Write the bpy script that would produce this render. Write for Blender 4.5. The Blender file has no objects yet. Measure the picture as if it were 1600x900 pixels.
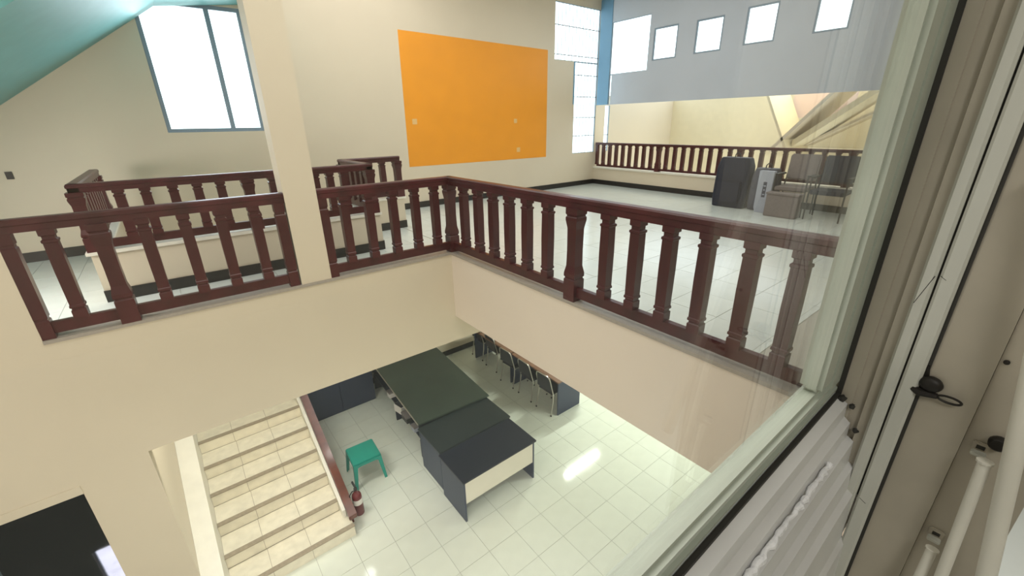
import bpy, bmesh, math, random
from mathutils import Vector, Matrix
random.seed(7)
PI = math.pi
scene = bpy.context.scene
COL = scene.collection

# ------------------------------------------------------------------ camera
R = Matrix((((0.7814586022, 0.2380254645, -0.5767723392), (-0.6237679076, 0.2752570126, -0.7315375413), (-0.0153639320, 0.9314383797, 0.3635746063))))
cam = bpy.data.cameras.new('camera'); cam.sensor_width = 36; cam.lens = 36*659.098/1600
cam.clip_start = 0.01; cam.clip_end = 200
camo = bpy.data.objects.new('camera', cam); COL.objects.link(camo)
m = R.to_4x4(); m.translation = (0, 0, 5.25); camo.matrix_world = m
scene.camera = camo
# ------------------------------------------------------------------ world / exposure
w = bpy.data.worlds.new('world'); scene.world = w; w.use_nodes = True
bg = w.node_tree.nodes['Background']; bg.inputs[0].default_value = (0.86, 0.93, 1, 1); bg.inputs[1].default_value = 3.2
scene.view_settings.view_transform = 'Standard'; scene.view_settings.look = 'None'
scene.view_settings.gamma = 1; scene.view_settings.use_curve_mapping = False
scene.view_settings.exposure = 0.0

def area(name, loc, sx, sy, power, color=(1, .95, .86), rot=(0, 0, 0), spread=PI):
    l = bpy.data.lights.new(name, 'AREA'); l.shape = 'RECTANGLE'; l.size = sx; l.size_y = sy
    l.energy = power; l.color = color; l.spread = spread
    o = bpy.data.objects.new(name, l); COL.objects.link(o); o.location = loc; o.rotation_euler = rot
    return o
area('ceiling_light_hall', (1.2, 2.2, 8.0), 4.5, 3.5, 165, (1, .95, .89))
area('ceiling_light_landing', (6.2, 3.6, 8.0), 4.5, 6.0, 120, (1, .97, .94))
area('ceiling_light_stairwell', (2.8, 6.6, 8.1), 3.0, 2.0, 74, (1, .94, .90))
area('stairwell_light_right', (11.0, 3.5, 6.9), 2.0, 4.0, 95, (1, .93, .74))
area('ground_fill', (0.4, 0.9, 1.9), 3.4, 1.4, 62, (1, .98, .95), (math.radians(20), 0, 0))  # added unseen fill that brightens the ground floor
area('right_fascia_fill', (-3.4, 1.9, 3.6), 3.0, 3.0, 75, (1, .93, .88), (0, math.radians(-90), 0))  # out-of-view fill, added to light the right fascia
area('left_wall_fill', (-2.2, 5.4, 4.9), .9, .9, 100, (1, .90, .90), (0, math.radians(-60), 0))  # hidden fill added to lift the dim wall under the teal soffit
area('camera_side_fill', (-1.3, -1.6, 7.3), 1.2, .6, 46, (1, .98, .92))  # fill added behind the camera to brighten the near window frame
area('window_daylight_left', (0.8, 7.85, 5.9), 1.2, 1.4, 28, (.80, .88, 1), (math.radians(-90), 0, 0))

# ------------------------------------------------------------------ materials
MATS = {}
def mat(name, col, rough=.6, metal=0, var=0, vscale=6, bump=0, bscale=80, rnd=0, spec=.5, coat=0, stretch=None, bumpdist=.004):
    if name in MATS: return MATS[name]
    m = bpy.data.materials.new(name); m.use_nodes = True; nt = m.node_tree; p = nt.nodes['Principled BSDF']
    p.inputs['Base Color'].default_value = (*col, 1); p.inputs['Roughness'].default_value = rough
    p.inputs['Metallic'].default_value = metal; p.inputs['Specular IOR Level'].default_value = spec
    if coat: p.inputs['Coat Weight'].default_value = coat; p.inputs['Coat Roughness'].default_value = .15
    tc = nt.nodes.new('ShaderNodeTexCoord'); mp = nt.nodes.new('ShaderNodeMapping')
    nt.links.new(tc.outputs['Object'], mp.inputs[0])
    if stretch: mp.inputs['Scale'].default_value = stretch
    last = None
    if var:
        n = nt.nodes.new('ShaderNodeTexNoise'); n.inputs['Scale'].default_value = vscale; n.inputs['Detail'].default_value = 5
        nt.links.new(mp.outputs[0], n.inputs[0])
        mr = nt.nodes.new('ShaderNodeMapRange'); mr.inputs[1].default_value = .3; mr.inputs[2].default_value = .7
        mr.inputs[3].default_value = 1-var; mr.inputs[4].default_value = 1+var
        nt.links.new(n.outputs[0], mr.inputs[0])
        hs = nt.nodes.new('ShaderNodeHueSaturation'); hs.inputs['Color'].default_value = (*col, 1)
        nt.links.new(mr.outputs[0], hs.inputs['Value']); last = hs
    if rnd:
        oi = nt.nodes.new('ShaderNodeObjectInfo'); mr = nt.nodes.new('ShaderNodeMapRange')
        mr.inputs[3].default_value = 1-rnd; mr.inputs[4].default_value = 1+rnd
        nt.links.new(oi.outputs['Random'], mr.inputs[0])
        h2 = nt.nodes.new('ShaderNodeHueSaturation')
        if last: nt.links.new(last.outputs[0], h2.inputs['Color'])
        else: h2.inputs['Color'].default_value = (*col, 1)
        nt.links.new(mr.outputs[0], h2.inputs['Value']); last = h2
    if last: nt.links.new(last.outputs[0], p.inputs['Base Color'])
    if bump:
        n = nt.nodes.new('ShaderNodeTexNoise'); n.inputs['Scale'].default_value = bscale; n.inputs['Detail'].default_value = 4
        nt.links.new(mp.outputs[0], n.inputs[0])
        b = nt.nodes.new('ShaderNodeBump'); b.inputs['Strength'].default_value = bump; b.inputs['Distance'].default_value = bumpdist
        nt.links.new(n.outputs[0], b.inputs['Height']); nt.links.new(b.outputs[0], p.inputs['Normal'])
    MATS[name] = m; return m
CREAM = mat('cream_paint', (.68, .60, .47), .55, var=.025, vscale=1.2, bump=.15, bscale=60)
CREAM_P = mat('cream_paint_pinkish', (.80, .70, .60), .5, var=.02, vscale=1.2, bump=.15, bscale=60)
WHITEP = mat('white_paint', (.80, .77, .68), .5, var=.04, vscale=8, bump=.3, bscale=30)
LEDGE = mat('grey_terrazzo_ledge', (.36, .32, .28), .4, var=.08, vscale=40)
BLUEP = mat('pale_blue_paint', (.48, .53, .60), .55, var=.03, vscale=1.5)
BLUEF = mat('blue_paint', (.14, .30, .45), .45, var=.03)
TEAL = mat('teal_paint', (.13, .37, .37), .5, var=.05)
ORANGE = mat('orange_paint', (.86, .33, .012), .45, var=.03, vscale=3)
CEIL = mat('ceiling_paint', (.62, .60, .56), .7, var=.02)
WOOD = mat('maroon_varnished_wood', (.058, .009, .012), .36, var=.35, vscale=5, bump=.1, bscale=20, coat=.12, spec=.35, stretch=(1, 1, .25))
WOODR = mat('red_brown_varnished_wood', (.12, .028, .016), .22, var=.3, vscale=7, coat=.4)
TILE = mat('cream_floor_tile', (.78, .81, .72), .09, var=.03, vscale=6, rnd=.02)
TILEU = mat('pale_floor_tile', (.62, .67, .64), .2, var=.035, vscale=5, rnd=.02)
STAIRT = mat('stair_tile', (.80, .74, .60), .25, var=.08, vscale=9)
SGROUT = mat('stair_grout', (.27, .22, .155), .8)
NOSE = mat('stair_nosing', (.34, .28, .20), .5, var=.12, vscale=30)
GROUT = mat('grout', (.45, .44, .39), .8)
BLACKB = mat('black_baseboard_tile', (.012, .011, .012), .25, var=.2)
NAVY = mat('navy_laminate', (.038, .050, .090), .42, var=.04, vscale=2, spec=.35)
NAVYT = mat('dark_navy_top', (.011, .015, .030), .36, var=.05, vscale=2, spec=.3)
GREENT = mat('dark_green_cloth_top', (.042, .062, .047), .42, var=.12, vscale=3, spec=.4)
GREENT2 = mat('dark_teal_top', (.020, .030, .032), .38, var=.06, vscale=2, spec=.35)
IVORY = mat('ivory_laminate', (.74, .70, .60), .4, var=.02)
STOOL = mat('green_plastic', (.0, .29, .225), .35, var=.06, vscale=12)
CHROME = mat('steel_tube', (.60, .57, .52), .28, metal=.9)
DARKV = mat('dark_vinyl', (.030, .030, .036), .45, var=.2)
BROWNT = mat('brown_wood_top', (.20, .10, .06), .4, var=.2)
REDM = mat('red_metal', (.13, .008, .012), .3, var=.1)
BLACKM = mat('black_rubber', (.012, .012, .013), .5)
LABELM = mat('white_label', (.75, .72, .68), .5)
ALU = mat('painted_aluminium', (.62, .62, .56), .33, var=.04, vscale=9, bump=.05)
ALUG = mat('greenish_aluminium', (.50, .54, .46), .30, var=.04, vscale=9)
JAMB = mat('beige_dusty_metal', (.46, .415, .335), .5, var=.06, vscale=12)
SILLM = mat('sill_aluminium', (.74, .74, .73), .3, var=.05, vscale=9)
GASK = mat('dark_gasket', (.035, .033, .028), .7)
SEAL_GLINT = mat('sealant_glint', (.92, .92, .94), .2, var=.08, vscale=90, bump=.8, bscale=140, bumpdist=.003)  # bumpy sealant; its white colour stands in for the specular streak on the sill
IRON = mat('dark_iron', (.02, .017, .014), .5, metal=.3)
FRAMEB = mat('blue_grey_window_frame', (.22, .30, .38), .4)
BARS = mat('dark_window_bar', (.05, .06, .08), .5)
BAGB = mat('black_bag_fabric', (.009, .013, .032), .7, var=.2, vscale=40)
BAGG = mat('slate_bag_fabric', (.05, .055, .085), .7, var=.15, vscale=30)
CARD = mat('light_grey_carton', (.36, .39, .46), .6, var=.05)
GREYF = mat('grey_brown_fabric', (.19, .165, .16), .7, var=.1, vscale=30)
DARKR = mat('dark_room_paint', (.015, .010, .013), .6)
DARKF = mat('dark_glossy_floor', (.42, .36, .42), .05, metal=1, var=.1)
TAPE = mat('faded_tape', (.78, .50, .20), .5)
PINK = mat('pinkish_paint', (.72, .56, .50), .6)
YCREAM = mat('yellow_cream_paint', (.74, .66, .46), .55, var=.03)

def glassmat():
    m = bpy.data.materials.new('window_glass'); m.use_nodes = True; nt = m.node_tree
    for n in list(nt.nodes): nt.nodes.remove(n)
    out = nt.nodes.new('ShaderNodeOutputMaterial'); mix = nt.nodes.new('ShaderNodeMixShader')
    t = nt.nodes.new('ShaderNodeBsdfTransparent'); t.inputs[0].default_value = (.965, .985, .975, 1)
    g = nt.nodes.new('ShaderNodeBsdfGlossy'); g.inputs['Roughness'].default_value = .02
    # thin-pane Schlick reflectance from the true facing angle (same for both faces of the pane)
    ge = nt.nodes.new('ShaderNodeNewGeometry'); dt = nt.nodes.new('ShaderNodeVectorMath'); dt.operation = 'DOT_PRODUCT'
    nt.links.new(ge.outputs['Normal'], dt.inputs[0]); nt.links.new(ge.outputs['Incoming'], dt.inputs[1])
    def mth(op, a, b=None):
        n_ = nt.nodes.new('ShaderNodeMath'); n_.operation = op
        for i_, v_ in enumerate((a, b)):
            if v_ is None: continue
            if isinstance(v_, (int, float)): n_.inputs[i_].default_value = v_
            else: nt.links.new(v_, n_.inputs[i_])
        return n_.outputs[0]
    fr_ = mth('ADD', mth('MULTIPLY', mth('POWER', mth('SUBTRACT', 1.0, mth('ABSOLUTE', dt.outputs['Value'])), 5.0), .96), .04)
    nt.links.new(fr_, mix.inputs[0]); nt.links.new(t.outputs[0], mix.inputs[1]); nt.links.new(g.outputs[0], mix.inputs[2])
    nt.links.new(mix.outputs[0], out.inputs[0]); return m
GLASS = glassmat()
def lampmat():
    m = bpy.data.materials.new('lamp_tube'); m.use_nodes = True; p = m.node_tree.nodes['Principled BSDF']
    p.inputs['Emission Color'].default_value = (1, 1, .95, 1); p.inputs['Emission Strength'].default_value = 14; return m
LAMP = lampmat()

# ------------------------------------------------------------------ helpers
def box(bm, x0, x1, y0, y1, z0, z1, M=None):
    vs = [bm.verts.new(Vector(p)) for p in ((x0,y0,z0),(x1,y0,z0),(x1,y1,z0),(x0,y1,z0),(x0,y0,z1),(x1,y0,z1),(x1,y1,z1),(x0,y1,z1))]
    if M:
        for v in vs: v.co = M @ v.co
    for f in ((3,2,1,0),(4,5,6,7),(0,1,5,4),(1,2,6,5),(2,3,7,6),(3,0,4,7)): bm.faces.new([vs[i] for i in f])
    return vs
def tube(bm, pts, r, n=10, closed=False):
    pts = [Vector(p) for p in pts]; rings = []
    N = len(pts)
    for i, p in enumerate(pts):
        if closed: d = pts[(i+1) % N]-pts[i-1]
        else: d = pts[min(i+1, N-1)]-pts[max(i-1, 0)]
        d.normalize(); a = d.orthogonal().normalized() if i == 0 else (a - d*a.dot(d)).normalized()
        b = d.cross(a); rr = r[i] if isinstance(r, (list, tuple)) else r
        rings.append([bm.verts.new(p+(a*math.cos(t)+b*math.sin(t))*rr) for t in [2*PI*k/n for k in range(n)]])
    for i in range(N if closed else N-1):
        A, B = rings[i], rings[(i+1) % N]
        for k in range(n): bm.faces.new((A[k], A[(k+1) % n], B[(k+1) % n], B[k]))
    if not closed: bm.faces.new(rings[0][::-1]); bm.faces.new(rings[-1])
def loft(bm, secs):
    """secs: list of rings (equal length) of points"""
    rs = [[bm.verts.new(Vector(p)) for p in s] for s in secs]; n = len(rs[0])
    for A, B in zip(rs, rs[1:]):
        for k in range(n): bm.faces.new((A[k], A[(k+1) % n], B[(k+1) % n], B[k]))
    bm.faces.new(rs[0][::-1]); bm.faces.new(rs[-1])
def lathe(bm, prof, n=20, c=(0, 0)):
    loft(bm, [[(c[0]+r*math.cos(2*PI*k/n), c[1]+r*math.sin(2*PI*k/n), z) for k in range(n)] for r, z in prof])
def sqpost(bm, prof, x=0, y=0):
    """square-section post from (halfwidth, z) profile"""
    loft(bm, [[(x-h, y-h, z), (x+h, y-h, z), (x+h, y+h, z), (x-h, y+h, z)] for h, z in prof])
def prism(bm, poly, axis, a, b):
    """poly of 2D points extruded along axis ('x','y','z')"""
    def P(u, v, t): return {'x': (t, u, v), 'y': (u, t, v), 'z': (u, v, t)}[axis]
    A = [bm.verts.new(P(u, v, a)) for u, v in poly]; B = [bm.verts.new(P(u, v, b)) for u, v in poly]
    bm.faces.new(A); bm.faces.new(B[::-1]); n = len(poly)
    for k in range(n): bm.faces.new((A[k], B[k], B[(k+1) % n], A[(k+1) % n]))
def mesh(name, bm, material, bevel=0, smooth=False):
    bmesh.ops.recalc_face_normals(bm, faces=bm.faces)
    if bevel: 
        bmesh.ops.bevel(bm, geom=[e for e in bm.edges if e.calc_face_angle(0) > .5], offset=bevel, segments=2, affect='EDGES')
    me = bpy.data.meshes.new(name); bm.to_mesh(me); bm.free(); me.materials.append(material)
    if smooth:
        for p in me.polygons: p.use_smooth = True
        try: me.set_sharp_from_angle(angle=math.radians(40))
        except Exception: pass
    return me
def obj(name, bm, material, parent=None, bevel=0, smooth=False):
    me = bm if isinstance(bm, bpy.types.Mesh) else mesh(name, bm, material, bevel, smooth)
    o = bpy.data.objects.new(name, me); COL.objects.link(o); o.parent = parent
    return o
def B(): return bmesh.new()
def bobj(name, material, parent, *b, bevel=0):
    bm = B(); box(bm, *b); return obj(name, bm, material, parent, bevel)
def tag(o, label, cat, group=None):
    o['label'] = label; o['category'] = cat
    if group: o['group'] = group
    return o
def thing(name, label, cat, loc=(0, 0, 0), rz=0, group=None):
    o = bpy.data.objects.new(name, None); COL.objects.link(o); o.location = loc; o.rotation_euler = (0, 0, rz); o.empty_display_size = .05
    return tag(o, label, cat, group)
def struct(o, label=None):
    o['kind'] = 'structure'
    if label: o['label'] = label
    return o
def copy_tree(o, parent=None):
    c = o.copy(); COL.objects.link(c); c.parent = parent
    for ch in list(o.children): copy_tree(ch, c)
    return c
def wall(bm, axis, t0, t1, u0, u1, z0, z1, holes=()):
    """wall slab normal to axis, thickness t0..t1, spanning u, z with rectangular holes"""
    us = sorted({u0, u1, *[min(max(h[i], u0), u1) for h in holes for i in (0, 1)]})
    zs = sorted({z0, z1, *[min(max(h[i], z0), z1) for h in holes for i in (2, 3)]})
    idx = {}
    def inside(i, j):
        if i < 0 or j < 0 or i >= len(us)-1 or j >= len(zs)-1: return False
        cu, cz = (us[i]+us[i+1])/2, (zs[j]+zs[j+1])/2
        return not any(h[0] < cu < h[1] and h[2] < cz < h[3] for h in holes)
    def V(i, j, t):
        k = (i, j, t)
        if k not in idx: idx[k] = bm.verts.new((us[i], t, zs[j]) if axis == 'y' else (t, us[i], zs[j]))
        return idx[k]
    for i in range(len(us)-1):
        for j in range(len(zs)-1):
            if not inside(i, j): continue
            for t in (t0, t1): bm.faces.new([V(i, j, t), V(i+1, j, t), V(i+1, j+1, t), V(i, j+1, t)])
            for (di, dj, a, b) in ((-1, 0, (i, j), (i, j+1)), (1, 0, (i+1, j), (i+1, j+1)), (0, -1, (i, j), (i+1, j)), (0, 1, (i, j+1), (i+1, j+1))):
                if not inside(i+di, j+dj): bm.faces.new([V(*a, t0), V(*b, t0), V(*b, t1), V(*a, t1)])

# ------------------------------------------------------------------ key levels (metres; ground floor = 0)
ZU = 3.65      # upper floor
ZC = 3.69      # curb top under the gallery railings
YB = 8.07      # back wall plane
YF = 4.67      # void edge, far side
XF = 2.677     # void edge, right side
XR = 9.30      # right wall plane
ZT = 8.3

# ================================================================== STRUCTURE
# back wall with window openings
win_left = (.165, 1.405, 5.20, 6.86)
T_wing = (7.745, 9.29, 6.626, 7.80)
T_stem = (8.44, 9.29, 4.486, 6.626)
slot = (9.66, 9.86, 4.49, 5.66)
low_win = (-2.40, -1.88, 1.12, 2.0)
bm = B(); wall(bm, 'y', YB, YB+.06, -6, XR+.04, 0, ZT, [win_left, T_wing, T_stem, low_win]); wall(bm, 'y', YB, YB+.06, XR+.04, 12.9, 0, 5.9, [slot])
wb = struct(obj('wall_back', bm, CREAM), 'cream back wall with an orange painted panel and tall windows')
bm = B(); prism(bm, [(3.851, 6.846), (3.82, 4.472), (7.509, 4.460), (7.524, 6.806)], 'y', YB-.003, YB)
op = obj('orange_panel', bm, ORANGE, wb); op['label'] = 'large orange painted rectangle'
for (x, z, s) in ((4.02, 5.31, .05), (6.54, 5.30, .045), (6.62, 4.67, .05)):
    bobj('tape_patch', TAPE, op, x-s, x+s, YB-.006, YB-.003, z-s, z+s)
# blue post of the corner window and its blue reveals
bobj('blue_reveal', BLUEF, wb, 8.395, 8.44, YB-.004, YB+.02, 5.67, 6.626)
bobj('wall_outlet', IRON, wb, -1.545, -1.485, YB-.02, YB, 4.70, 4.79)
# baseboards on back wall
bobj_ = bobj
bb = struct(bobj('baseboard_back', BLACKB, None, 2.97, XR, YB-.015, YB, ZU, ZU+.12))
bb2 = struct(bobj('baseboard_back', BLACKB, None, -4, -.75, YB-.015, YB, ZU, ZU+.13))
bb3 = struct(bobj('baseboard_back', BLACKB, None, .95, XR, YB-.015, YB, 0, .13))
bb4 = struct(bobj('baseboard_right', BLACKB, None, XR-.015, XR, .2, YB-.015, ZU, ZU+.12))

# window frames
def window(name, axis, t, rects, material, fw=.05, mull=(), trans=(), depth=.03, pane=True, outer=.03):
    root = struct(bpy.data.objects.new(name, None)); COL.objects.link(root)
    for (a, b, c, d) in rects:
        def bx(nm, mt, u0, u1, z0, z1, dd=depth, off=0):
            if axis == 'y': return bobj(nm, mt, root, u0, u1, t+outer-dd/2+off, t+outer+dd/2+off, z0, z1)
            return bobj(nm, mt, root, t+outer-dd/2+off, t+outer+dd/2+off, u0, u1, z0, z1)
        bx('frame_rail', material, a, b, c, c+fw); bx('frame_rail', material, a, b, d-fw, d)
        bx('frame_stile', material, a, a+fw, c+fw, d-fw); bx('frame_stile', material, b-fw, b, c+fw, d-fw)
        for u in mull: bx('mullion', material, u-fw*.6, u+fw*.6, c+fw, d-fw)
        if pane:
            us = [a+fw]+[v for u in mull for v in (u-fw*.6, u+fw*.6)]+[b-fw]
            for i in range(0, len(us), 2): bx('pane', GLASS, us[i], us[i+1], c+fw, d-fw, .006)
    return root
w1 = window('window_1', 'y', YB, [win_left], FRAMEB, .05, mull=(.98,))
w2 = window('window_2', 'y', YB, [T_wing, T_stem], FRAMEB, .012)
for k in range(12):
    x = 7.86+k*.12
    if x < 9.28: 
        z0 = 4.5 if x > 8.45 else 6.64
        bm = B(); tube(bm, [(x, YB+.02, z0), (x, YB+.02, 7.79)], .006, 6); obj('grille_bar', bm, BARS, w2)
for z in (4.92, 5.36, 5.85, 6.34):
    bm = B(); tube(bm, [(8.44, YB+.02, z), (9.29, YB+.02, z)], .008, 6); obj('grille_bar', bm, BARS, w2)
for z in (6.75, 7.35):
    bm = B(); tube(bm, [(7.75, YB+.02, z), (9.29, YB+.02, z)], .008, 6); obj('grille_bar', bm, BARS, w2)
w3 = window('window_3', 'y', YB, [slot], FRAMEB, .004)
bm = B(); tube(bm, [(9.66, YB+.02, 4.92), (9.86, YB+.02, 4.92)], .008, 6); obj('grille_bar', bm, BARS, w3)
w0 = window('window_0', 'y', YB, [low_win], FRAMEB, .03, mull=(-2.13,))

# right wall: parapet, header with corner window wing and four square windows
sq = [(5.90, 6.50, 6.53, 7.18), (4.91, 5.49, 6.55, 7.17), (3.92, 4.48, 6.58, 7.22), (2.79, 3.31, 6.61, 7.28)]
wing = (6.61, 7.70, 6.345, 7.48)
slotR = (7.62, 7.70, 5.66, 6.345)
bm = B(); wall(bm, 'x', XR, XR+.04, .12, YB, 5.66, ZT, sq+[wing, slotR])
struct(obj('wall_right', bm, BLUEP), 'pale blue upper wall with a row of small square windows')
hw = [o for o in COL.objects if o.name.startswith('wall_right')][-1]
bobj('corner_post', BLUEF, hw, XR-.012, XR, 7.70, YB, 5.66, 8.0)
bm = B(); wall(bm, 'x', XR, XR+.15, .12, YB, 0, 4.07)
wr = struct(obj('wall_right', bm, CREAM), 'low cream wall under the right hand railing')
bobj('ledge', WHITEP, wr, XR-.03, XR+.18, .12, YB, 4.07, 4.10)
n = 4
for r in [wing, slotR]+sq:
    window('window_%d' % n, 'x', XR-.01, [r], FRAMEB, .012 if r in (wing, slotR) else .03); n += 1
# stairwell beyond the right wall
so = struct(bobj('wall_outer', YCREAM, None, 12.9, 13.0, -2, YB+.18, 0, 5.9), 'yellowish cream outer wall of the side stairwell')
struct(bobj('wall_side', YCREAM, None, XR+.15, 12.9, .0, .12, 0, 5.9))
struct(bobj('ceiling', CEIL, None, 9.25, 12.9, .0, 8.07, 6.0, 6.1), 'ceiling of the side stairwell') if False else None
def beam(bm, a, b, wv, hv):
    a = Vector(a); b = Vector(b); d = (b-a).normalized(); wv = Vector(wv); hv = Vector(hv)
    loft(bm, [[p-wv-hv, p+wv-hv, p+wv+hv, p-wv+hv] for p in (a, b)])
ss = thing('side_staircase', 'cream underside of the staircase rising beyond the right hand railing', 'staircase', (11, 3.4, 4))
def ssobj(nm, a, b, t, wd, mt):
    bm = B(); beam(bm, Vector(a)-Vector((11, 3.4, 4)), Vector(b)-Vector((11, 3.4, 4)), (wd, 0, 0), (0, 0, t)); obj(nm, bm, mt, ss)
ssobj('stair_stringer', (11, 4.42, 5.95), (11, 3.70, 4.55), .05, .6, YCREAM)
ssobj('stair_stringer', (11, 4.05, 4.62), (11, 2.75, 6.15), .05, .6, CREAM)
ssobj('stair_soffit', (11.2, 3.75, 4.75), (11.2, 2.25, 5.95), .07, .5, YCREAM)
ssobj('stair_soffit', (11.7, 3.75, 4.70), (11.7, 1.95, 5.75), .03, .3, CREAM)
ssobj('landing_slab', (12.2, 4.6, 4.50), (12.2, 1.2, 4.50), .07, .66, YCREAM)
ssobj('landing_panel', (12.0, 4.25, 5.55), (12.0, 3.2, 5.55), .28, .3, PINK)

# upper floor slabs
bm = B(); wall(bm, 'x', XF, XF+.2, .12, YF+.25, 2.768, ZC-.03)
rf = struct(obj('wall_fascia', bm, CREAM_P), 'pinkish cream fascia below the right gallery railing')
bobj('curb', LEDGE, rf, XF-.012, XF+.22, .12, YF+.02, ZC-.03, ZC)
door_hole = (-2.75, -1.262, 0, 2.21)
bm = B(); wall(bm, 'y', YF, YF+.2, -6, -.76, 0, ZC-.03, [door_hole]); 
wc = struct(obj('wall_center', bm, CREAM), 'cream wall and beam across the far side of the hall')
bm = B(); wall(bm, 'y', YF, YF+.2, -.76, XF+.2, 2.395, ZC-.03 ); wall(bm, 'y', YF, YF+.2, XF+.2, XR, 2.395, ZU-.26)
# keep the part right of the corner low so the floor slab stays clear
struct(obj('wall_center', bm, CREAM), 'cream beam below the far gallery railing')
bobj('curb', LEDGE, wc, -1.085, XF+.1, YF-.012, YF+.2, ZC-.03, ZC)
bm = B(); wall(bm, 'y', YF, YF+.2, -6, -1.085, ZC-.03, ZT); struct(obj('wall_left', bm, CREAM), 'cream wall left of the gallery railing')
bm = B(); wall(bm, 'y', YF, YF+.26, .85, 1.155, ZC, ZT); struct(obj('wall_pillar', bm, CREAM), 'square cream pillar between the two far railings')
struct(bobj('trim_1', CREAM, None, -2.9, -1.262, YF-.008, YF, 2.21, 2.30), 'narrow lintel trim over the dark doorway')

def tiles(parent, x0, x1, y0, y1, z, ox, oy, px, py, material, clip=None, me_name='tile'):
    bm = B(); g = .0022; box(bm, g-px/2, px/2-g, g-py/2, py/2-g, -.008, 0)
    me = mesh(me_name, bm, material)
    i0 = math.floor((x0-ox)/px); i1 = math.ceil((x1-ox)/px); j0 = math.floor((y0-oy)/py); j1 = math.ceil((y1-oy)/py)
    for i in range(i0, i1):
        for j in range(j0, j1):
            a, b, c, d = ox+i*px, ox+(i+1)*px, oy+j*py, oy+(j+1)*py
            if clip and clip(a, b, c, d): continue
            A, Bq, Cq, D = max(a, x0), min(b, x1), max(c, y0), min(d, y1)
            if Bq-A < .02 or D-Cq < .02: continue
            o = bpy.data.objects.new('tile', me); COL.objects.link(o); o.parent = parent
            o.location = ((A+Bq)/2, (Cq+D)/2, z+random.uniform(-.0006, .0006)); o.scale = ((Bq-A)/px, (D-Cq)/py, 1)
# ground floor
fl = struct(bobj('floor', GROUT, None, -6, XR, .12, YB, -.12, -.006), 'cream tiled ground floor')
tiles(fl, -.6, 7.2, 1.2, YB, 0, 1.243, 4.675, .4535, .459, TILE,
      clip=lambda a, b, c, d: (b < .9 and c > 4.7) or (a > 5.4 and d < 2.2))
# upper floor, right landing
bm = B(); box(bm, XF+.2, XR, .12, YB, ZU-.25, ZU-.006)
fu = struct(obj('floor', bm, GROUT), 'pale tiled floor of the upper landing')
tiles(fu, XF+.22, XR, 1.0, YB, ZU, 3.0, 4.72, .4535, .459, TILEU)
# corridor floor behind the far railing (with a stairwell opening)
bm = B(); box(bm, -6, XF+.2, YF+.2, 5.56, ZU-.25, ZU-.006); box(bm, -6, -.66, 5.56, YB, ZU-.25, ZU-.006); box(bm, 2.05, XF+.2, 5.56, 6.6, ZU-.25, ZU-.006)
fc = struct(obj('floor', bm, GROUT), 'pale tiled corridor floor behind the far railing')
tiles(fc, -2.4, XF+.2, YF+.2, 5.55, ZU, 3.0-.4535*12, 4.72, .4535, .459, TILEU)
tiles(fc, -2.4, -.75, 5.55, YB, ZU, 3.0-.4535*12, 4.72, .4535, .459, TILEU)
tiles(fc, 2.13, XF+.2, 5.55, 6.6, ZU, 3.0-.4535*12, 4.72, .4535, .459, TILEU)

# knee walls round the stairwell
def knee(*b): return struct(bobj('wall_knee', CREAM, None, *b))
knee(-.75, 2.13, 5.55, 5.66, 2.9, 4.13)['label'] = 'low cream wall with a black skirting in front of the stairwell'
knee(-.75, -.64, 5.66, YB, 2.9, 4.13); knee(2.02, 2.13, 5.66, 6.71, 2.9, 4.13); knee(2.13, 2.97, 6.60, 6.71, 2.9, 4.13); knee(2.86, 2.97, 6.71, YB, 2.9, 3.6)
k = struct(bobj('trim_2', WHITEP, None, -.78, 2.15, 5.53, 5.68, 4.13, 4.16), 'white ledge capping the low stairwell wall')
bobj('ledge', WHITEP, k, -.78, -.61, 5.68, YB, 4.13, 4.16); bobj('ledge', WHITEP, k, 1.99, 2.15, 5.68, 6.73, 4.13, 4.16)
bobj('ledge', WHITEP, k, 2.15, 3.0, 6.58, 6.73, 4.13, 4.16)
bk = struct(bobj('baseboard_center', BLACKB, None, -.755, 2.135, 5.535, 5.55, ZU, ZU+.12))
bobj('skirting', BLACKB, bk, 2.13, 2.145, 5.55, 6.6, ZU, ZU+.12); bobj('skirting', BLACKB, bk, 2.145, 2.975, 6.585, 6.6, ZU, ZU+.12)
# teal soffit of the next stair flight
bm = B()
prism(bm, [(-3.2, 4.24), (.40, 6.77), (1.56, 6.93), (1.56, 7.1), (.36, 6.95), (-3.2, 4.44)], 'y', 4.9, YB)
struct(obj('ceiling', bm, TEAL), 'teal painted sloping underside of the next stair flight')
# ceiling
struct(bobj('ceiling', CEIL, None, -6, 13, -4, YB+.18, ZT, ZT+.1), 'pale ceiling high above the hall')
struct(bobj('wall_left', CREAM, None, -6.1, -6, -4, YB, 0, ZT), 'far left wall of the hall')
# wall below and around the camera window
bm = B(); wall(bm, 'y', -.06, .06, -6, 9.1, 0, ZT, [(-1.6, .79, 4.0, 7.4), (.79, 2.6, 3.65, 7.4)])
struct(obj('wall_front', bm, CREAM), 'wall with the window the view is taken through')
fr = struct(bobj('floor', TILEU, None, -6, XR, -4, -.06, ZU-.2, ZU), 'tiled floor of the room the view is taken from')
struct(bobj('wall_rear', CREAM, None, -6, XR, -4.1, -4, ZU-.2, ZT)); struct(bobj('wall_right', CREAM, None, XR, XR+.1, -4, .12, 0, ZT), 'end wall of the camera side room')
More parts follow.
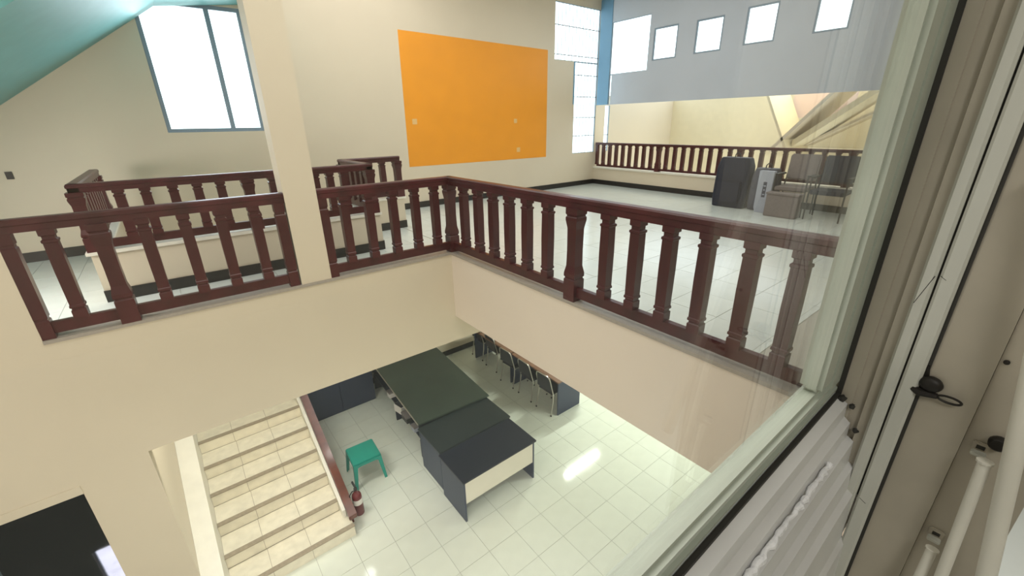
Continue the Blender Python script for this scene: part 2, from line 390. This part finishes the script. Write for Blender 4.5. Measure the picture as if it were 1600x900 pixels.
# dark room behind the doorway
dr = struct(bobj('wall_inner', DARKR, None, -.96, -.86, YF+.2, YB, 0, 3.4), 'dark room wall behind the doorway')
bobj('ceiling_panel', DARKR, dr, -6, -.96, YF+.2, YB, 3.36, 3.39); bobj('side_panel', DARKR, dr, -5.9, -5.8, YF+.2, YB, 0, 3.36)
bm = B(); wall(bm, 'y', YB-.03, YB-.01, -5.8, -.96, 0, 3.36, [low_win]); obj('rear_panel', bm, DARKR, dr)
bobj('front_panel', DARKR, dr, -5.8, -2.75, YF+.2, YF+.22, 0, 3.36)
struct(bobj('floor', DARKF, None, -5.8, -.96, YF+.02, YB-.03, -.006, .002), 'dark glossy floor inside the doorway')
dd = struct(bobj('door_1', FRAMEB, None, -2.72, -2.30, 5.6, 5.64, .01, 1.9), 'half open grey door leaf in the dark doorway')
bobj('door_handle', CHROME, dd, -2.36, -2.33, 5.57, 5.60, .95, 1.08)

# ================================================================== RAILINGS
BAL = [(.046, 0), (.046, .062), (.038, .068), (.038, .078), (.047, .084), (.047, .100), (.042, .106), (.044, .36), (.042, .560), (.048, .566), (.048, .580), (.037, .587), (.037, .608), (.048, .615), (.048, .655)]
NEW = [(.066, 0), (.066, .19), (.058, .197), (.058, .207), (.066, .214), (.066, .245), (.052, .31), (.050, .45), (.052, .63), (.065, .70), (.065, .725), (.058, .732), (.058, .742), (.066, .75), (.066, .80)]
END = [(.046, 0), (.046, .14), (.040, .147), (.040, .157), (.046, .164), (.046, .69), (.040, .697), (.040, .712), (.046, .72), (.046, .80)]
def scaled(prof, h, k=1): H = prof[-1][1]; return [(w_*k, z*h/H) for w_, z in prof]
def railing(root, p0, p1, z0, ztop, bal, news, k=1, rail_h=.10, bot=True, rw=.040, gap=.035, br=.095, ends=()):
    """root at p0; runs to p1; z0 = curb, ztop = rail top. bal/news: distances along"""
    p0 = Vector(p0); p1 = Vector(p1); L = (p1-p0).length; d = (p1-p0)/L; ang = math.atan2(d.y, d.x)
    g = bpy.data.objects.new  # local frame via matrices
    M = Matrix.Translation(p0-root.location) @ Matrix.Rotation(ang, 4, 'Z')
    def put(nm, me):
        o = bpy.data.objects.new(nm, me); COL.objects.link(o); o.parent = root; return o
    bm = B(); h = ztop-z0
    prism(bm, [(-rw, h-rail_h), (rw, h-rail_h), (rw, h-rail_h*.5), (rw+.008, h-rail_h*.42), (rw+.008, h-.012), (rw-.004, h), (-rw+.004, h), (-rw-.008, h-.012), (-rw-.008, h-rail_h*.42), (-rw, h-rail_h*.5)], 'x', -.04, L+.04)
    bm.transform(M); put('top_rail', mesh('top_rail', bm, WOOD))
    bm = B(); box(bm, 0, L, -.028*k, .028*k, gap, gap+br); bm.transform(M); put('bottom_rail', mesh('bottom_rail', bm, WOOD, .004))
    bm = B(); sqpost(bm, scaled(BAL, h-rail_h-gap-br+.01, k)); mb = mesh('baluster', bm, WOOD)
    bm = B(); sqpost(bm, scaled(NEW, h-rail_h+.005, k)); mn = mesh('newel_post', bm, WOOD)
    for s in bal:
        o = put('baluster', mb); o.matrix_local = M @ Matrix.Translation((s, 0, gap+br-.005))
    if ends:
        bm = B(); sqpost(bm, scaled(END, h-rail_h+.005, k)); me_ = mesh('end_post', bm, WOOD)
        for s in ends:
            o = put('end_post', me_); o.matrix_local = M @ Matrix.Translation((s, 0, 0))
    for s in news:
        o = put('newel_post', mn); o.matrix_local = M @ Matrix.Translation((s, 0, 0))
def rroot(label, p, group=None): return thing('railing', label, 'railing', p, 0, group)
r = rroot('maroon wooden railing left of the cream pillar', (-1.05, 4.722, ZC))
railing(r, (-1.05, 4.722, ZC), (.82, 4.722, ZC), ZC, 4.65, [.23, .795, 1.075, 1.345, 1.62], [.515], ends=[.0, 1.84])
r = rroot('maroon wooden corner railing running from the pillar towards the viewer along the void', (2.739, 4.722, ZC))
railing(r, (1.20, 4.722, ZC), (2.739, 4.722, ZC), ZC, 4.65, [.22, .49, .775, 1.055, 1.32], [1.539], ends=[.0])
railing(r, (2.739, 4.722, ZC), (2.739, .25, ZC), ZC, 4.65, [.335, .64, .935, 1.225, 1.515, 1.82, 2.54, 2.83, 3.11, 3.39, 3.68, 3.95], [2.18, 4.22])
# stairwell railing on the knee walls
KZ = 4.16; KT = 4.795
r = rroot('shorter maroon railing on the low wall around the stairwell, behind the pillar', (-.70, 5.605, KZ))
railing(r, (-.70, 5.605, KZ), (2.07, 5.605, KZ), KZ, KT, [.30, .50, .72, .925, 1.13, 1.635, 1.86, 2.10, 2.27, 2.44], [0, 1.385, 2.77], .95, .08, gap=.02, br=.08)
railing(r, (2.07, 5.605, KZ), (2.07, 6.655, KZ), KZ, KT, [.21, .42, .63, .84], [], .95, .08, gap=.02, br=.08)
railing(r, (2.07, 6.655, KZ), (2.93, 6.655, KZ), KZ, KT, [.2, .40, .61], [.0, .86], .95, .08, gap=.02, br=.08)
railing(r, (-.70, 5.605, KZ), (-.70, 7.50, KZ), KZ, KT, [.19*i for i in range(1, 9)], [1.87], .95, .08, gap=.02, br=.08)
# right wall railing
r = rroot('long maroon railing on the low wall at the far right of the landing', (XR+.05, 7.95, 4.10))
bal = [.2115*i for i in range(0, 37) if i not in (9, 18, 27, 36)]
railing(r, (XR+.05, 7.99, 4.10), (XR+.05, .30, 4.10), 4.10, 4.735, bal, [.2115*9, .2115*18, .2115*27, .2115*36], .85, .055, gap=.02, br=.05)

# ================================================================== GROUND STAIRCASE
st = thing('staircase', 'cream tiled staircase with dark nosing strips going up under the gallery', 'staircase', (0, 4.66, 0))
NS = 8; RUN = .385; RIS = .175; X0, X1 = -.56, .79
for i in range(NS):
    y0 = i*RUN; y1 = (i+1)*RUN+ (.0 if i < NS-1 else .22); z = (i+1)*RIS; x1 = X1 if i else .87
    s = bobj('step', SGROUT, st, X0, x1, y0+.008, y1+.01, max(0, z-RIS*2), z-.008)
    # nosing strip, tread tiles, riser tiles
    bobj('nosing_strip', NOSE, s, X0, x1, y0-.012, y0+.055, z-.01, z+.002)
    xs = [X0, X0+.42, X0+.42+.455, x1] if i % 2 else [X0, X0+.43, X0+.43+.455, x1]
    for a, b in zip(xs, xs[1:]):
        bobj('tread_tile', STAIRT, s, a+.002, b-.002, y0+.058, y1-.009, z-.012, z)
        bobj('riser_tile', STAIRT, s, a+.002, b-.002, y0-.002, y0+.012, z-RIS, z-.012)
# sloping side wall left, curb and broad wooden rail right
def nz(Y): return RIS*(1+(Y-4.66)/RUN)
bm = B(); prism(bm, [(4.50, 0), (4.50, nz(4.50)+.45), (8.0, nz(8.0)+.45), (8.0, 0)], 'x', -.76, -.56)
o = obj('stair_side_wall', bm, WHITEP); struct(o); o.name = 'trim_3'; o['label'] = 'bright cream low side wall left of the staircase'
struct(bobj('wall_stair', CREAM, None, -.86, -.762, YF+.2, YB, 0, 3.39), 'cream wall left of the staircase')
bm = B(); prism(bm, [(4.87, .0), (4.87, nz(4.87)+.03), (8.0, nz(8.0)+.05), (8.0, 0)], 'x', .791, .835)
o = struct(obj('trim_4', bm, WHITEP), 'white stringer edge right of the staircase')
hr = thing('stair_rail', 'broad red-brown varnished wooden rail board along the right of the stairs', 'railing', (.89, 4.72, .17))
bm = B(); prism(bm, [(.02, .03), (.02, .10), (3.2, nz(7.92)-.17+.16), (3.2, nz(7.92)-.17+.06)], 'x', -.052, .056)
obj('board', bm, WOODR, hr, .006)
bm = B(); prism(bm, [(.16, -.17), (.16, .09), (3.2, nz(7.92)-.17+.06), (3.2, -.17)], 'x', -.03, .03); obj('stringer', bm, WOODR, hr)

# ================================================================== LIGHT FIXTURES (seen reflected in the floors)
def tube_light(label, x, y, z, L, power):
    t = thing('fluorescent_lamp', label, 'lamp', (x, y, z))
    bobj('housing', IVORY, t, -L/2, L/2, -.03, .03, .02, .06)
    bm = B(); tube(bm, [(-L/2+.02, 0, 0), (L/2-.02, 0, 0)], .015, 10); obj('tube', bm, LAMP, t)
    a = area('lamp_light', (x, y, z-.02), L-.05, .03, power, (.95, 1, .88))
    return t
tube_light('fluorescent tube lamp mounted under the right gallery slab', 6.4, 5.4, 2.72, 1.2, 75)
tube_light('fluorescent tube lamp under the slab close to the viewer', 6.3, 2.4, 2.72, 1.2, 85)
struct(bobj('ceiling', CEIL, None, XF+.2, XR, .12, YF, 2.78, ZU-.26), 'underside of the upper landing slab')

gl = thing('globe_lamp', 'white globe lamp hanging under the stairwell edge, behind the far beam', 'lamp', (1.14, 5.60, 2.10))
bm = B(); bmesh.ops.create_uvsphere(bm, u_segments=24, v_segments=14, radius=.09); obj('globe', bm, LAMP, gl, smooth=True)
bm = B(); tube(bm, [(0, 0, .085), (0, 0, .80)], .006, 8); obj('cord', bm, BLACKM, gl)
bm = B(); lathe(bm, [(.03, .08), (.035, .09), (.02, .14)], 12); obj('lamp_cap', bm, IVORY, gl)
area('stair_fill', (.1, 5.15, 3.36), .8, .3, 34, (1, .96, .88))  # extra fill under the corridor slab, added to brighten the steps
struct(bobj('ceiling', CEIL, None, XF+.2, XR, YF+.2, YB, 2.78, ZU-.26), 'underside of the landing slab beyond the far beam')
# ================================================================== DESKS
def desk(name, label, loc, rz, W, D, H, top_m, side_m, front=None, back=None, th=.03, group=None):
    t = thing(name, label, 'desk', loc, rz, group)
    bobj('desk_top', top_m, t, 0, W, 0, D, H-th, H, bevel=.004)
    bobj('side_panel', side_m, t, .02, .045, .03, D-.03, 0, H-th); bobj('side_panel', side_m, t, W-.045, W-.02, .03, D-.03, 0, H-th)
    if front: bobj('modesty_panel', front, t, .045, W-.045, .035, .053, H-th-.40, H-th)
    if back: bobj('modesty_panel', back, t, .045, W-.045, D-.053, D-.035, H-th-.40, H-th)
    return t
desk('office_desk', 'dark navy desk with an ivory front panel, nearest in the row', (2.13, 3.83, 0), 0, 1.315, .68, .75, NAVYT, NAVY, front=IVORY)
desk('office_desk', 'dark desk in the middle between ivory-fronted desk and green table', (2.165, 4.535, 0), 0, 1.33, .70, .745, GREENT2, NAVY, back=IVORY)
t = thing('long_table', 'long table with dark green top and cluttered open shelf underneath', 'table', (2.20, 5.26, 0), -.062)
bobj('table_top', GREENT, t, 0, 1.33, 0, 2.66, .76, .79, bevel=.005)
bobj('edge_strip', CHROME, t, -.012, 0, .01, 2.65, .765, .787)
for y in (.13, 1.31, 2.58): bobj('leg_panel', NAVYT, t, .05, 1.28, y, y+.03, 0, .355); bobj('leg_panel', NAVYT, t, .18 if y == 1.31 else .05, 1.28, y, y+.03, .39, .76)
bobj('shelf', NAVYT, t, .06, .9, .07, 2.58, .36, .385); bobj('back_panel', NAVYT, t, .9, .92, .07, 2.58, 0, .76)
def item(nm, label, cat, b, m_, extra=None, rz=0):
    x, y, z, sx, sy, sz = b
    o = thing(nm, label, cat, (x, y, z), rz)
    bobj('body', m_, o, -sx/2, sx/2, -sy/2, sy/2, 0, sz, bevel=.004)
    if extra: extra(o, sx, sy, sz)
    return o
def lid(o, sx, sy, sz): bobj('lid', GREYF, o, -sx/2-.004, sx/2+.004, -sy/2-.004, sy/2+.004, sz-.02, sz+.012)
def flap(o, sx, sy, sz):
    bobj('dark_opening', DARKV, o, -sx/2+.01, sx/2-.01, -sy/2+.01, sy/2-.01, sz, sz+.003)
item('small_carton', 'small white box with dark opening on the shelf under the green table', 'box', (2.34, 6.28, .385, .16, .22, .15), LABELM, flap, .2)
item('small_carton', 'tiny grey tub with a lid near the front of the table shelf', 'box', (2.31, 5.64, .385, .12, .12, .10), CARD, lid)
item('small_carton', 'pale lidded tub at the far part of the table shelf', 'box', (2.38, 6.82, .385, .12, .12, .12), LABELM, lid)
item('cable_box', 'black box on the table shelf beside the white box', 'box', (2.35, 5.98, .385, .2, .22, .12), BLACKM, lid)
# navy cabinet behind
cb = thing('cabinet', 'navy blue cabinet standing behind the green stool under the gallery', 'cabinet', (.97, 7.49, 0))
bobj('body', NAVY, cb, 0, 1.32, .015, .5, 0, .95); bobj('door', NAVY, cb, .01, .655, 0, .015, .04, .93); bobj('door', NAVY, cb, .665, 1.31, 0, .015, .04, .93)
# desks along the right with chairs
for i, (y, lb) in enumerate(((4.70, 'navy end-panelled desk with brown top, nearest one under the right gallery'), (6.14, 'brown-topped navy desk farther back under the right gallery'))):
    t = desk('writing_desk', lb, (4.76, y, 0), 0, .64, 1.40, .75, BROWNT, NAVY)
    for ch in list(t.children):
        if ch.name.startswith('side_panel'): bpy.data.objects.remove(ch)
    bobj('side_panel', NAVY, t, .02, .62, .01, .035, 0, .72); bobj('side_panel', NAVY, t, .02, .62, 1.365, 1.39, 0, .72)
    bobj('modesty_panel', NAVY, t, .58, .60, .035, 1.365, .25, .72)
# steel tube chair : back at -x side, seat toward +x
def make_chair():
    t = thing('steel_chair', 'x', 'chair')
    for s in (-1, 1):
        bm = B(); tube(bm, [(-.02, s*.205, 0), (.03, s*.20, .30), (.04, s*.195, .46), (-.02, s*.19, .70)], .011, 8); obj('rear_leg', bm, CHROME, t, smooth=True)
        bm = B(); tube(bm, [(.40, s*.205, 0), (.36, s*.20, .30), (.36, s*.20, .44)], .011, 8); obj('front_leg', bm, CHROME, t, smooth=True)
        for (x) in (-.02, .40):
            bm = B(); tube(bm, [(x, s*.205, 0), (x, s*.205, .03)], .015, 8); obj('foot_cap', bm, BLACKM, t)
    bm = B(); tube(bm, [(-.02, -.19, .70), (-.04, -.188, .78), (-.05, -.17, .835), (-.055, -.13, .86), (-.055, .13, .86), (-.05, .17, .835), (-.04, .188, .78), (-.02, .19, .70)], .011, 8); obj('back_frame', bm, CHROME, t, smooth=True)
    bm = B(); tube(bm, [(.04, -.195, .44), (.36, -.20, .44)], .01, 6); tube(bm, [(.04, .195, .44), (.36, .20, .44)], .01, 6); tube(bm, [(.36, -.2, .44), (.36, .2, .44)], .01, 6); obj('seat_frame', bm, CHROME, t)
    bobj('seat', DARKV, t, .02, .40, -.19, .19, .445, .48, bevel=.012)
    bm = B(); loft(bm, [[(-.02+.0*z, -.18, z), (.0, -.18, z), (.0, .18, z), (-.02, .18, z)] for z in (.0,)]+[[(-.04, -.18, .3), (-.02, -.18, .3), (-.02, .18, .3), (-.04, .18, .3)]])
    bm.transform(Matrix.Translation((.0, 0, .54))); obj('backrest', bm, DARKV, t)
    return t
c0 = make_chair(); CH = [(4.68, 4.98, 'nearest of the steel-framed chairs along the right-hand desks'), (4.69, 5.56, 'second nearest of the steel-framed chairs along the right-hand desks'), (4.69, 6.16, 'middle one of five steel-framed chairs along the right-hand desks'), (4.80, 6.88, 'second farthest of the steel-framed chairs along the right-hand desks'), (4.84, 7.50, 'farthest steel-framed chair, by the back wall skirting')]
for i, (x, y, lb) in enumerate(CH):
    o = c0 if i == 0 else copy_tree(c0)
    o.location = (x-.0, y, 0); o['label'] = lb; o['group'] = 'chairs along the right-hand desks'; o.rotation_euler.z = (.02, -.03, .04, -.02, .03)[i]

# green plastic stool
s = thing('plastic_stool', 'green plastic stool standing beside the stair rail', 'stool', (1.39, 5.64, 0), -.05)
bm = B(); box(bm, -.215, .215, -.225, .225, .425, .45); obj('seat', bm, STOOL, s, .012)
for ax, ay in ((1, 0), (-1, 0), (0, 1), (0, -1)):
    bm = B()
    if ax: prism(bm, [(-.21, .43), (.21, .43), (.20, .36), (.13, .385), (-.13, .385), (-.20, .36)], 'x', ax*.207-.008, ax*.207+.008)
    else: prism(bm, [(-.20, .43), (.20, .43), (.19, .36), (.12, .385), (-.12, .385), (-.19, .36)], 'y', ay*.217-.008, ay*.217+.008)
    obj('apron', bm, STOOL, s)
for sx in (-1, 1):
    for sy in (-1, 1):
        bm = B()
        def L(x, y, z, w_): return [(x, y, z), (x-sx*w_, y, z), (x-sx*w_, y-sy*.014, z), (x-sx*.014, y-sy*.014, z), (x-sx*.014, y-sy*w_, z), (x, y-sy*w_, z)]
        loft(bm, [L(sx*.25, sy*.262, 0, .04), L(sx*.212, sy*.222, .43, .062)]); obj('leg', bm, STOOL, s)
# fire extinguisher
e = thing('fire_extinguisher', 'dark red fire extinguisher standing at the foot of the stair rail', 'fire extinguisher', (1.035, 4.98, 0))
bm = B(); lathe(bm, [(.06, 0), (.068, .01), (.068, .32), (.06, .36), (.035, .39), (.022, .40), (.022, .43)], 24); obj('cylinder', bm, REDM, e, smooth=True)
bm = B(); lathe(bm, [(.069, .20), (.0695, .201), (.0695, .29), (.069, .291)], 24); 
for f in [f for f in bm.faces if f.calc_center_median().y > -.02 and len(f.verts) == 4]: bm.faces.remove(f)
for f in [f for f in bm.faces if len(f.verts) > 4]: bm.faces.remove(f)
obj('label_sticker', bm, LABELM, e)
bm = B(); lathe(bm, [(.02, .43), (.025, .44), (.025, .465), (.012, .475)], 12); obj('valve', bm, BLACKM, e, smooth=True)
bobj('handle', BLACKM, e, -.012, .012, -.02, .12, .475, .487); bobj('lever', BLACKM, e, -.01, .01, -.02, .11, .50, .508)
bm = B(); tube(bm, [(0, -.02, .455), (-.06, -.03, .46), (-.095, -.02, .40), (-.09, 0, .25), (-.075, 0, .12)], .009, 8); obj('hose', bm, BLACKM, e, smooth=True)

# ================================================================== UPPER LANDING THINGS
def rbox(bm, x0, x1, y0, y1, z0, z1): return box(bm, x0, x1, y0, y1, z0, z1)
def bag(label, loc, sx, sy, sz, m_, rz=0, pocket=True):
    t = thing('travel_bag', label, 'bag', loc, rz)
    bm = B(); n_ = 6; secs = []
    for k in range(n_+1):
        z = sz*k/n_; f = 1-.10*(k/n_)**3-(.10 if k == n_ else 0)-(.04 if k == 0 else 0)
        a, b = sx/2*f, sy/2*f; c = .05
        secs.append([(-a+c, -b, z), (a-c, -b, z), (a, -b+c, z), (a, b-c, z), (a-c, b, z), (-a+c, b, z), (-a, b-c, z), (-a, -b+c, z)])
    loft(bm, secs); obj('body', bm, m_, t, .012, True)
    bm = B(); tube(bm, [(0, -.05, sz-.01), (0, -.045, sz+.05), (0, -.02, sz+.08), (0, .02, sz+.08), (0, .045, sz+.05), (0, .05, sz-.01)], .010, 8); obj('carry_handle', bm, BLACKM, t, smooth=True)
    if pocket: bobj('front_pocket', m_, t, -sx/2-.04, -sx/2+.02, -sy*.36, sy*.36, sz*.1, sz*.55, bevel=.02)
    return t
bag('black upright travel bag with a loop handle, leftmost on the landing', (8.62, 3.89, ZU), .36, .64, .93, BAGB)
bag('slate grey lower bag with a loop handle, right of the black bag', (8.68, 3.33, ZU), .32, .46, .76, BAGG)
c = thing('carton', 'upright light grey printed carton leaning against the slate grey bag', 'box', (8.42, 3.22, ZU))
bm = B(); prism(bm, [(-.12, 0), (.10, 0), (.13, .08), (.13, .74), (-.12, .74)], 'x', -.05, .05); obj('body', bm, CARD, c, .006)
bobj('printed_mark', BAGG, c, -.052, -.05, -.03, .03, .28, .55)
for z0_, w_ in ((.32, .018), (.40, .012), (.47, .02)): bobj('print_line', CARD, c, -.0535, -.052, -w_, w_, z0_, z0_+.02)
def visitor(label, loc, fab, rz, drape=False):
    t = thing('visitor_chair', label, 'chair', loc, rz)
    bm = B(); box(bm, -.24, .24, -.25, .25, .42, .49); obj('seat', bm, fab, t, .02)
    bm = B(); M_ = Matrix.Translation((.22, 0, .58)) @ Matrix.Rotation(.12, 4, 'Y'); box(bm, -.025, .025, -.24, .24, 0, .44, M_); obj('backrest', bm, fab, t, .02)
    for s_ in (-1, 1):
        bm = B(); tube(bm, [(-.22, s_*.25, 0), (-.22, s_*.25, .66), (-.19, s_*.25, .68), (.20, s_*.25, .68)], .012, 8); obj('front_leg', bm, BLACKM, t)
        bm = B(); tube(bm, [(.26, s_*.25, 0), (.22, s_*.25, .45), (.25, s_*.23, .75)], .012, 8); obj('rear_leg', bm, BLACKM, t)
        bobj('armrest', BLACKM, t, -.2, .16, s_*.25-.025, s_*.25+.025, .68, .705)
    return t
visitor('grey-brown upholstered chair between the slate bag and the black chair', (8.62, 2.83, ZU), GREYF, 0)
visitor('black upholstered chair nearest the window frame on the landing', (8.55, 2.26, ZU), BAGB, .03)
g = thing('storage_box', 'grey-brown box standing under the front of the grey-brown chair', 'box', (8.20, 2.84, ZU))
bobj('body', GREYF, g, -.05, .15, -.26, .24, 0, .38, bevel=.01); bobj('lid', GREYF, g, -.06, .16, -.27, .25, .38, .41)

# ================================================================== CAMERA-SIDE WINDOW
fw = struct(bpy.data.objects.new('window_9', None)); COL.objects.link(fw); fw['label'] = 'old aluminium sliding window frame the view is taken through'
XJ = .74
# outer frame of fixed pane : right stile + bottom rail, pane
def rbevbox(nm, mt, *b, bv=.003): return bobj(nm, mt, fw, *b, bevel=bv)
rbevbox('pane_stile', ALUG, .642, .692, .122, .150, 4.886, 7.3, bv=.006)
rbevbox('pane_stile', ALUG, .6925, .75, .1215, .150, 4.866, 7.3, bv=.006)
rbevbox('pane_rail', ALUG, -1.6, .692, .122, .150, 4.8665, 4.8855, bv=.006)
rbevbox('pane_rail', ALUG, -1.6, .75, .1215, .150, 4.849, 4.866, bv=.006)
bobj('pane', GLASS, fw, -1.6, .645, .134, .138, 4.883, 7.3)
bobj('gasket', GASK, fw, XJ-.003, XJ+.002, .115, .1215, 4.85, 7.3); bobj('gasket', GASK, fw, -1.6, XJ, .116, .1215, 4.844, 4.851)
# jamb profile (plan), wall side
def jamb(nm, mt, pts, z0, z1, bv=0):
    bm = B(); prism(bm, pts, 'z', z0, z1); return obj(nm, bm, mt, fw, bv)
jamb('jamb_channel', JAMB, [(XJ, .150), (XJ, .100), (XJ+.004, .099), (XJ+.004, .086), (XJ-.002, .085), (XJ-.002, .074), (XJ+.04, .074), (XJ+.04, .150)], 4.60, 7.3)
jamb('sash_stile', ALU, [(XJ-.006, .074), (XJ-.012, .071), (XJ-.012, .062), (XJ-.006, .059), (XJ+.04, .059), (XJ+.04, .074)], 4.60, 7.3)
bobj('gasket', GASK, fw, XJ, XJ+.01, .0568, .059, 4.69, 7.3)
jamb('sash_stile', ALU, [(XJ-.004, .0568), (XJ-.007, .054), (XJ-.007, .041), (XJ-.003, .038), (XJ+.04, .038), (XJ+.04, .0568)], 4.0, 7.3)
bobj('gasket', GASK, fw, XJ+.001, XJ+.01, .034, .038, 4.0, 7.3)
jamb('jamb_panel', JAMB, [(XJ+.004, .034), (XJ+.004, -.019), (XJ+.05, -.019), (XJ+.05, .034)], 4.0, 7.3)
jamb('jamb_panel', JAMB, [(XJ+.008, -.0195), (XJ+.008, -.09), (XJ+.05, -.09), (XJ+.05, -.0195)], 4.0, 7.3)
# stepped sill
prof = [(.150, 4.8495), (.1225, 4.8495), (.116, 4.846), (.104, 4.838), (.103, 4.815), (.094, 4.808), (.093, 4.785), (.083, 4.780), (.081, 4.742), (.073, 4.738), (.070, 4.700), (.062, 4.694), (.058, 4.60), (.052, 4.59), (.046, 4.47), (.04, 4.0), (.150, 4.0)]
bm = B(); prism(bm, prof, 'x', -1.6, XJ-.001); obj('sill_track', bm, SILLM, fw)
bm = B(); pts = []
for k in range(60):
    x = .18+.46*k/59; pts.append((x, .0885+random.uniform(-.0012, .0012), 4.790+random.uniform(-.001, .001)))
tube(bm, pts, [.0035+random.uniform(-.0012, .0016) for _ in pts], 8); obj('sealant_glint_bead', bm, SEAL_GLINT, fw, smooth=True)
for x, y, z, r_ in ((.733, .112, 4.847, .006), (.736, .098, 4.838, .004), (.737, .085, 4.80, .004)):
    bm = B(); bmesh.ops.create_icosphere(bm, subdivisions=2, radius=r_, matrix=Matrix.Translation((x, y, z)))
    for v in bm.verts: v.co += Vector((random.uniform(-1, 1), random.uniform(-1, 1), random.uniform(-1, 1)))*r_*.25
    obj('dirt_clump', bm, GASK, fw)
for a_, b_, q_ in (((XJ-.0118, .0605, 5.062), (XJ-.0118, .071, 5.022), .0005), ((XJ-.0068, .056, 5.062), (XJ-.0068, .050, 5.058), .0004), ((XJ-.0068, .054, 4.692), (XJ-.0068, .045, 4.687), .0005)):
    bm = B(); tube(bm, [a_, b_], q_, 6); obj('frame_joint', bm, GASK, fw)
# latch with ring, screws, stay brackets and stay rods on the jamb
lt = thing('window_latch', 'dark iron latch with a pull ring on the beige window jamb', 'latch', (XJ+.004, .030, 4.908))
bm = B(); bmesh.ops.create_uvsphere(bm, u_segments=16, v_segments=10, radius=.0125, matrix=Matrix.Translation((-.006, -.002, .006)) @ Matrix.Diagonal((.7, 1, .9, 1))); obj('knob', bm, IRON, lt, smooth=True)
bm = B(); tube(bm, [(-.008, .014, -.006), (-.009, .006, -.009), (-.008, -.004, -.008), (-.008, -.012, -.007)], [.004, .006, .005, .004], 8); obj('bolt', bm, IRON, lt, smooth=True)
bm = B(); tube(bm, [(-.008-.001*math.sin(t_), -.0235+.0115*math.cos(t_), -.007+.0048*math.sin(t_)) for t_ in [2*PI*k/24 for k in range(24)]], .0016, 8, True); obj('pull_ring', bm, IRON, lt, smooth=True)
bm = B(); tube(bm, [(0, .006, .012), (-.003, .007, .03)], [.004, .002], 8); obj('strap', bm, IRON, lt)
for y, z in ((-.025, 4.969),):
    bm = B(); lathe(bm, [(.003, 0), (.003, .002), (.001, .003)], 10); bm.transform(Matrix.Translation((XJ+.008, y, z)) @ Matrix.Rotation(-PI/2, 4, 'Y')); obj('screw', bm, IRON, fw)
def bracket(y, z, lb):
    t = thing('stay_bracket', lb, 'bracket', (XJ+.008, y, z))
    bobj('plate', JAMB, t, -.004, 0, -.008, .008, -.008, .008, bevel=.001)
    bobj('lug', ALU, t, -.014, -.004, -.007, .007, -.008, -.003, bevel=.001); bobj('slot', GASK, t, -.005, -.004, -.004, .004, -.001, .004)
bracket(-.036, 4.846, 'upper small bracket on the window jamb, above the other bracket'); bracket(-.034, 4.688, 'lower small bracket on the window jamb, near the bottom of the photo')
def rod(label, a, b, r_, m_=WHITEP, nm='window_stay'):
    a = Vector(a); b = Vector(b); t = thing(nm, label, 'window stay', b)
    bm = B(); tube(bm, [a-b, (a-b)*.5, (0, 0, 0)], r_, 12); obj('rod', bm, m_, t, smooth=True)
    bm = B(); tube(bm, [(a-b)*1.0, (a-b)*1.012], r_*1.25, 12); obj('cap', bm, m_, t)
rod('thin pale stay rod hanging from the upper jamb bracket', (.715, -.043, 4.845), (.70, -.056, 4.60), .0065)
rod('short pale stay rod below the lower jamb bracket', (.720, -.036, 4.680), (.70, -.036, 4.55), .0060)
rod('thick pale vertical tube at the right edge of the view', (.715, -.012, 5.20), (.70, -.094, 4.64), .0095)
k = thing('jamb_knob', 'black round knob behind the thick pale tube at the right edge', 'knob', (XJ+.008, -.048, 4.863))
bm = B(); lathe(bm, [(.007, 0), (.0095, .003), (.0095, .010), (.007, .013)], 16); bm.transform(Matrix.Rotation(-PI/2, 4, 'Y')); obj('knob_body', bm, IRON, k, smooth=True)
